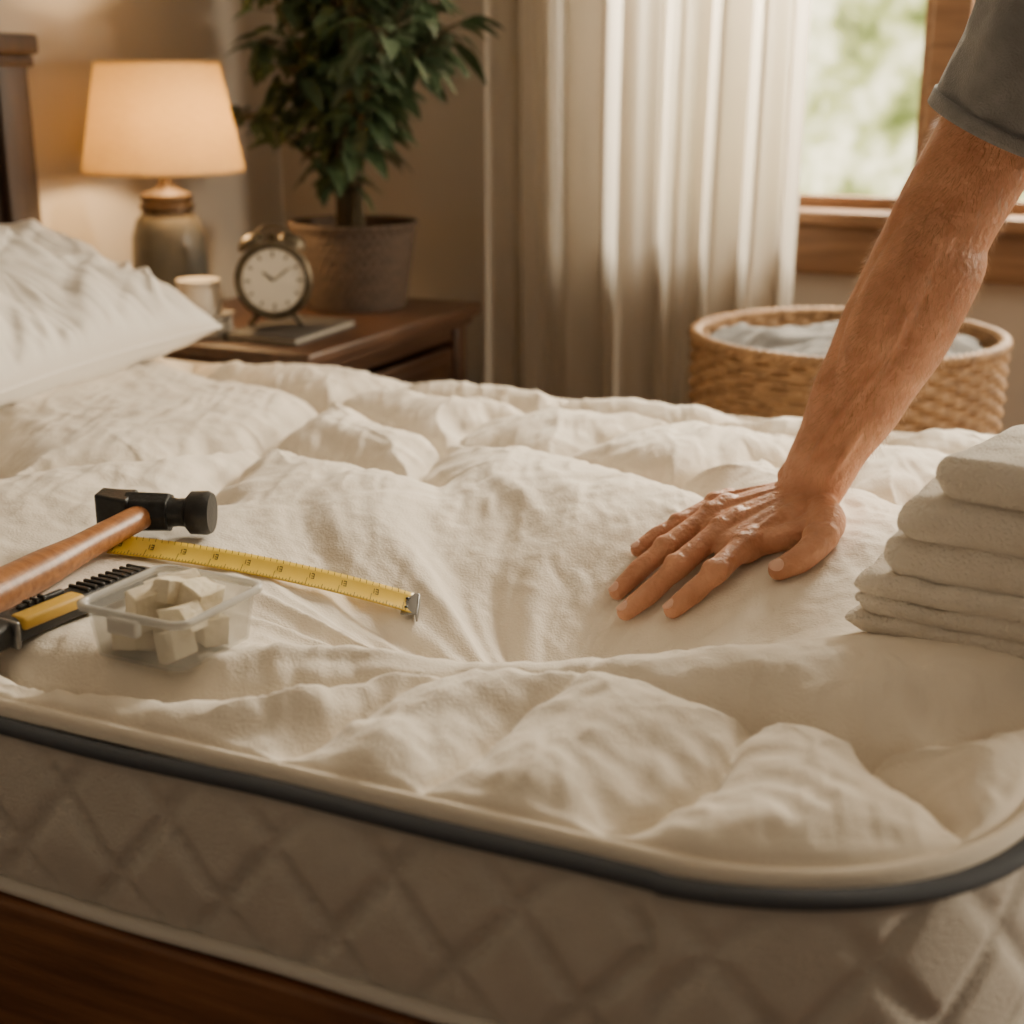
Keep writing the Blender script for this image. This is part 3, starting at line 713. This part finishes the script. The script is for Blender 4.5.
# ------------------------------------------------------------ man
def build_man():
    g=grp('man',(0,0,0),0)
    acc=[[],[]]
    def S(x,y,o): return Vector((x,y,hz(x,y)+o))
    wr=Vector((.316,1.463,.642));el=Vector((.432,1.45,.928));sh=Vector((.540,1.375,1.205))
    f=el-wr
    FR=[wr-f*.06,wr,wr+f*.16,wr+f*.40+Vector((.003,0,0)),wr+f*.64+Vector((.006,0,0)),wr+f*.86+Vector((.005,0,0)),el,el+(sh-el)*.3,el+(sh-el)*.7,sh]
    chain(acc,FR,[(.034,.024),(.0355,.028),(.0385,.034),(.0500,.046),(.0575,.053),(.0570,.054),(.052,.052),(.052,.053),(.057,.058),(.058,.058)],28,5,up=(0,-.5,1))
    chain(acc,[wr+f*.35+Vector((-.014,-.02,.0)),wr+f*.68+Vector((-.020,-.027,.0)),wr+f*.98+Vector((-.012,-.020,0)),el+(sh-el)*.22+Vector((0,-.012,0))],[.016,.034,.035,.022],20,5)
    chain(acc,[wr+f*.40+Vector((.014,-.012,-.002)),wr+f*.68+Vector((.026,-.014,0)),wr+f*.92+Vector((.018,-.01,0))],[.018,.035,.026],20,5)
    chain(acc,[wr+f*.05+Vector((.004,-.029,.004)),wr+f*.25+Vector((.006,-.039,0)),wr+f*.45+Vector((.004,-.044,0))],[.005,.0055,.004],10,5)
    chain(acc,[wr+f*.10+Vector((-.020,-.022,.006)),wr+f*.30+Vector((-.020,-.035,0)),wr+f*.52+Vector((-.008,-.050,0)),wr+f*.70+Vector((-.012,-.061,0))],[.0035,.004,.004,.003],10,5)
    chain(acc,[wr+Vector((-.020,.012,.018)),wr+Vector((-.016,.012,.026))],[.011,.010],14,2)
    MC={'index':(.2396,1.388,.020),'middle':(.2224,1.424,.024),'ring':(.2163,1.458,.022),'pinky':(.2249,1.490,.018)}
    base={'index':(.296,1.430),'middle':(.292,1.447),'ring':(.290,1.464),'pinky':(.294,1.480)}
    FG={'index':[(.2056,1.353,.021),(.183,1.345,.014),(.1615,1.336,.0095)],
        'middle':[(.1713,1.386,.024),(.1417,1.372,.016),(.1164,1.359,.0095)],
        'ring':[(.1635,1.422,.022),(.1343,1.408,.015),(.1102,1.393,.009)],
        'pinky':[(.1819,1.466,.018),(.1562,1.454,.013),(.1348,1.442,.0085)]}
    rad={'index':(.0150,.0130,.0118,.0100),'middle':(.0150,.0132,.0120,.0100),'ring':(.0145,.0127,.0114,.0096),'pinky':(.0135,.0112,.0102,.0086)}
    nails=[];MP={};BP={}
    for k in MC:
        m=S(*MC[k]);b=Vector((*base[k],0));b.z=wr.z*.50+m.z*.50+.006
        MP[k]=m;BP[k]=b
        chain(acc,[wr+(b-wr)*.1,b-Vector((0,0,.007)),m-Vector((0,0,.004))],[(.020,.020),(.017,.018),(.0155,.0145)],18,4)
        J=[m]+[S(*q) for q in FG[k]];r=rad[k]
        chain(acc,[m-(J[1]-m)*.3,m,(m+J[1])/2+Vector((0,0,.0015)),J[1],(J[1]+J[2])/2,J[2],(J[2]+J[3])/2,J[3]],[r[0],r[0],r[1]*.95,r[1],r[2]*.94,r[2],(r[2]+r[3])/2,r[3]],18,4)
        chain(acc,[m+Vector((.003,.0,.0035)),m+Vector((-.003,0,.0035))],[.0125,.0125],14,2)
        chain(acc,[J[1]+Vector((.003,0,.0022)),J[1]+Vector((-.003,0,.0015))],[r[1]*.97,r[1]*.97],14,2)
        chain(acc,[wr+(b-wr)*.3+Vector((0,0,.016)),b+Vector((0,0,.0105)),m+Vector((0,0,.0095))],[.004,.005,.0045],10,4)
        nails.append((J[2],J[3],r[3]))
    ks=list(MC)
    for a,b in zip(ks[:-1],ks[1:]):
        mm=(MP[a]+MP[b])/2;bb=(BP[a]+BP[b])/2;out=((S(*FG[a][0])+S(*FG[b][0]))/2-mm)
        chain(acc,[wr+(bb-wr)*.2,bb-Vector((0,0,.004)),mm-Vector((0,0,.004)),mm+out*.28-Vector((0,0,.006))],[(.020,.020),(.018,.0185),(.016,.0145),(.010,.009)],18,4)
    a=S(.262,1.428,.014);chain(acc,[wr-Vector((0.01,0,.006)),a],[(.036,.017),(.042,.013)],24,5)
    T=[Vector((.322,1.440,.630)),S(.3235,1.400,.019),S(.311,1.364,.018),S(.289,1.344,.015),S(.2656,1.336,.011)]
    chain(acc,T,[.022,.021,.0158,.0140,.0112],20,5)
    chain(acc,[T[1],S(.285,1.395,.015),S(.255,1.396,.014)],[.017,.014,.012],16,4)
    chain(acc,[T[0],S(.290,1.415,.020)],[.020,.018],16,4)
    chain(acc,[T[2]+Vector((.004,0,.003)),T[2]-Vector((.004,0,-.002))],[.0155,.015],14,2)
    nails.append((T[3],T[4],.0118))
    o=mesh('right_arm',*acc,M_skin,g);remesh(o,.0018,5,.5)
    for i,(p,q,r) in enumerate(nails):
        d=(q-p).normalized();sd=d.cross(Vector((0,0,1))).normalized();up=sd.cross(d).normalized()
        if i==4: up=(up*.8-Vector((0,.45,0))).normalized();sd=d.cross(up).normalized()
        V=[];nu,nv=9,9
        for a in range(nu):
            for b in range(nv):
                u=-1+2*a/(nu-1);v=-1+2*b/(nv-1)
                x=v*math.sqrt(1-u*u/2);y=u*math.sqrt(1-v*v/2)
                V.append(q+d*(r*.15+x*r*.66)+sd*(y*r*.60)+up*(r*1.0-r*.28*y*y-r*.16*max(0,x)**2))
        nm=mesh(f'nail_{i+1}',V,grid_faces(nu,nv),M_nail,g);so=nm.modifiers.new('s','SOLIDIFY');so.thickness=.0008;so.offset=0
    # forearm hair: sprouts from the true arm surface
    dg=bpy.context.evaluated_depsgraph_get();ev=o.evaluated_get(dg);me=ev.to_mesh()
    rnd=random.Random(5);V=[];F=[];vs=me.vertices;nvt=len(vs);axd=f.normalized();cnt=0;tries=0
    while cnt<9500 and tries<120000 and nvt>0:
        tries+=1;v=vs[rnd.randrange(nvt)];p=v.co.copy();t=(p-wr).dot(axd)/f.length
        if t<.06 or t>1.32 or rnd.random()>min(1,t*3): continue
        n=v.normal.copy();dr=(n*.60-axd*.85+Vector((rnd.uniform(-.4,.4),rnd.uniform(-.4,.4),rnd.uniform(-.3,.3)))).normalized()
        L=rnd.uniform(.007,.014);w=.00017;sd=dr.cross(n)
        if sd.length<1e-4: continue
        sd=sd.normalized()*w;o_=len(V)
        V+=[p-sd,p+sd,p+dr*L*.6+sd*.7,p+dr*L*.6-sd*.7,p+dr*L-n*.001];F+=[(o_,o_+1,o_+2,o_+3),(o_+3,o_+2,o_+4)];cnt+=1
    ev.to_mesh_clear()
    mesh('arm_hair',V,F,M_armhair,g)
    acc=[[],[]]
    hem=el+(sh-el)*.34
    chain(acc,[hem,el+(sh-el)*.55,sh,(.64,1.34,1.25),(.70,1.25,1.27)],[(.071,.071),(.071,.072),(.075,.076),(.075,.075),(.08,.08)],28,5,up=(0,-.5,1),round_ends=False)
    chain(acc,[(.97,1.22,.88),(.90,1.22,1.0),(.80,1.23,1.13),(.71,1.23,1.24),(.665,1.22,1.30)],[(.165,.11),(.16,.11),(.175,.12),(.15,.105),(.07,.06)],32,5,up=(-1,0,.6))
    chain(acc,[(.68,1.24,1.27),(.66,1.08,1.25),(.69,1.02,1.14)],[.07,.066,.06],24,5)
    o=mesh('t_shirt',*acc,M_shirt,g);remesh(o,.005,4,.5)
    dsp=o.modifiers.new('d','DISPLACE');tx=bpy.data.textures.new('folds','CLOUDS');tx.noise_scale=.06;dsp.texture=tx;dsp.strength=.016;dsp.mid_level=.5;dsp.texture_coords='GLOBAL'
    acc=[[],[]];dn=(sh-el).normalized();chain(acc,[hem-dn*.003,hem+dn*.012],[(.0715,.0715),(.072,.072)],40,3,up=(0,-.5,1),round_ends=False);mesh('sleeve_hem',*acc,M_shirt,g)
    acc=[[],[]]
    chain(acc,[(.68,1.03,1.2),(.73,.98,.98),(.74,1.0,.90)],[.05,.046,.044],20,4);chain(acc,[(.74,1.0,.92),(.76,1.03,.80),(.77,1.06,.72)],[.044,.038,.028],20,4)
    for i in range(4): chain(acc,[(.77,1.06,.72),(.755+.013*i,1.07,.66),(.755+.014*i,1.08,.61),(.752+.014*i,1.075,.572+.006*abs(i-1))],[.016,.012,.010,.008],12,4)
    chain(acc,[(.765,1.05,.71),(.735,1.045,.68),(.725,1.045,.645)],[.016,.012,.009],12,4)
    chain(acc,[(.68,1.22,1.27),(.635,1.21,1.36)],[.06,.058],22,4)
    o=mesh('left_arm_and_neck',*acc,M_skin,g);remesh(o,.004,4)
    acc=[[],[]]
    chain(acc,[(.625,1.21,1.385),(.60,1.21,1.45),(.60,1.21,1.49)],[(.058,.068),(.078,.092),(.075,.088)],28,6)
    chain(acc,[(.56,1.21,1.36),(.575,1.21,1.38)],[.032,.04],18,3)
    chain(acc,[(.52,1.21,1.455),(.500,1.21,1.415),(.515,1.21,1.41)],[.010,.015,.014],14,4)
    for sg in(-1,1):
        chain(acc,[(.615,1.21+sg*.078,1.45),(.62,1.21+sg*.086,1.41)],[(.014,.008),(.012,.008)],12,3)
        chain(acc,[(.525,1.21+sg*.015,1.478),(.53,1.21+sg*.05,1.48)],[.009,.008],10,3)
    chain(acc,[(.517,1.19,1.378),(.514,1.21,1.38),(.517,1.23,1.378)],[.006,.008,.006],10,3)
    o=mesh('head',*acc,M_skin,g);remesh(o,.004,5)
    for i,sg in enumerate((-1,1)):
        lathe(f'eye_{i+1}',[(.0001,-.011),(.008,-.008),(.011,0),(.008,.008),(.0001,.011)],M_cream,g,20,(.532,1.21+sg*.033,1.452))
    acc=[[],[]];chain(acc,[(.655,1.21,1.44),(.645,1.21,1.50),(.60,1.21,1.545),(.56,1.21,1.535)],[(.07,.045),(.085,.05),(.08,.035),(.065,.02)],24,5);o=mesh('hair',*acc,M_hair,g);remesh(o,.005,3)
    acc=[[],[]]
    chain(acc,[(.97,1.14,.90),(.97,1.30,.90)],[(.11,.11),(.11,.11)],24,3)
    for y in(1.13,1.31): chain(acc,[(.975,y,.88),(.95,y,.50),(.99,y,.08)],[.095,.065,.052],24,6)
    o=mesh('trousers',*acc,M_jeans,g);remesh(o,.007,4)
    for i,y in enumerate((1.13,1.31)):
        acc=[[],[]];chain(acc,[(1.03,y,.045),(.95,y,.042),(.86,y,.03)],[(.04,.045),(.045,.04),(.04,.028)],20,5);o=mesh(f'shoe_{i+1}',*acc,M_black,g);remesh(o,.005,3)
build_man()
# ------------------------------------------------------------ world (garden beyond the window)
def build_world():
    w=bpy.data.worlds.new('garden_daylight');bpy.context.scene.world=w;w.use_nodes=True;nt=w.node_tree
    for n in list(nt.nodes): nt.nodes.remove(n)
    out=nt.nodes.new('ShaderNodeOutputWorld');bg=nt.nodes.new('ShaderNodeBackground');nt.links.new(bg.outputs[0],out.inputs[0])
    tc=nt.nodes.new('ShaderNodeTexCoord')
    n1=nt.nodes.new('ShaderNodeTexNoise');n1.inputs['Scale'].default_value=30;n1.inputs['Detail'].default_value=5;n1.inputs['Roughness'].default_value=.65
    nt.links.new(tc.outputs['Generated'],n1.inputs['Vector'])
    r=nt.nodes.new('ShaderNodeValToRGB');e=r.color_ramp.elements
    e[0].position=.38;e[0].color=(.10,.12,.025,1);e[1].position=.62;e[1].color=(1.0,.89,.55,1)
    k=e.new(.48);k.color=(.38,.39,.12,1)
    nt.links.new(n1.outputs['Fac'],r.inputs[0])
    sx=nt.nodes.new('ShaderNodeSeparateXYZ');nt.links.new(tc.outputs['Generated'],sx.inputs[0])
    mr=nt.nodes.new('ShaderNodeMapRange');mr.inputs['From Min'].default_value=.3;mr.inputs['From Max'].default_value=.8
    nt.links.new(sx.outputs['Y'],mr.inputs['Value'])
    mx=nt.nodes.new('ShaderNodeMixRGB');mx.inputs[1].default_value=(.180,.152,.120,1)
    sc=nt.nodes.new('ShaderNodeVectorMath');sc.operation='SCALE';sc.inputs['Scale'].default_value=4.1;nt.links.new(r.outputs[0],sc.inputs[0])
    nt.links.new(mr.outputs[0],mx.inputs[0]);nt.links.new(sc.outputs[0],mx.inputs[2]);nt.links.new(mx.outputs[0],bg.inputs[0]);bg.inputs[1].default_value=1.0
build_world()
def area(name,loc,target,sx,sy,e,col):
    L=bpy.data.lights.new(name,'AREA');L.shape='RECTANGLE';L.size=sx;L.size_y=sy;L.energy=e;L.color=col
    o=bpy.data.objects.new(name,L);o.location=loc;o.rotation_euler=(Vector(target)-Vector(loc)).to_track_quat('-Z','Y').to_euler();coll(o);return o
area('window_daylight',W(-.30,3.35,1.68),W(-.45,1.2,.6),1.1,.45,165,(1,.88,.69))
area('room_fill',W(2.2,2.6,1.20),W(-.5,1.2,.6),.40,.40,70,(1,.85,.63))  # added out-of-view fill lamp inside the room, raking the bed from the right
# ------------------------------------------------------------ camera
cam=bpy.data.cameras.new('camera');co=bpy.data.objects.new('camera',cam);coll(co)
co.location=(0,0,1.07);co.rotation_euler=(math.radians(73),0,0);cam.lens=50;cam.sensor_width=36;cam.clip_start=.05
cam.dof.use_dof=True;cam.dof.focus_distance=1.36;cam.dof.aperture_fstop=3.8
bpy.context.scene.camera=co
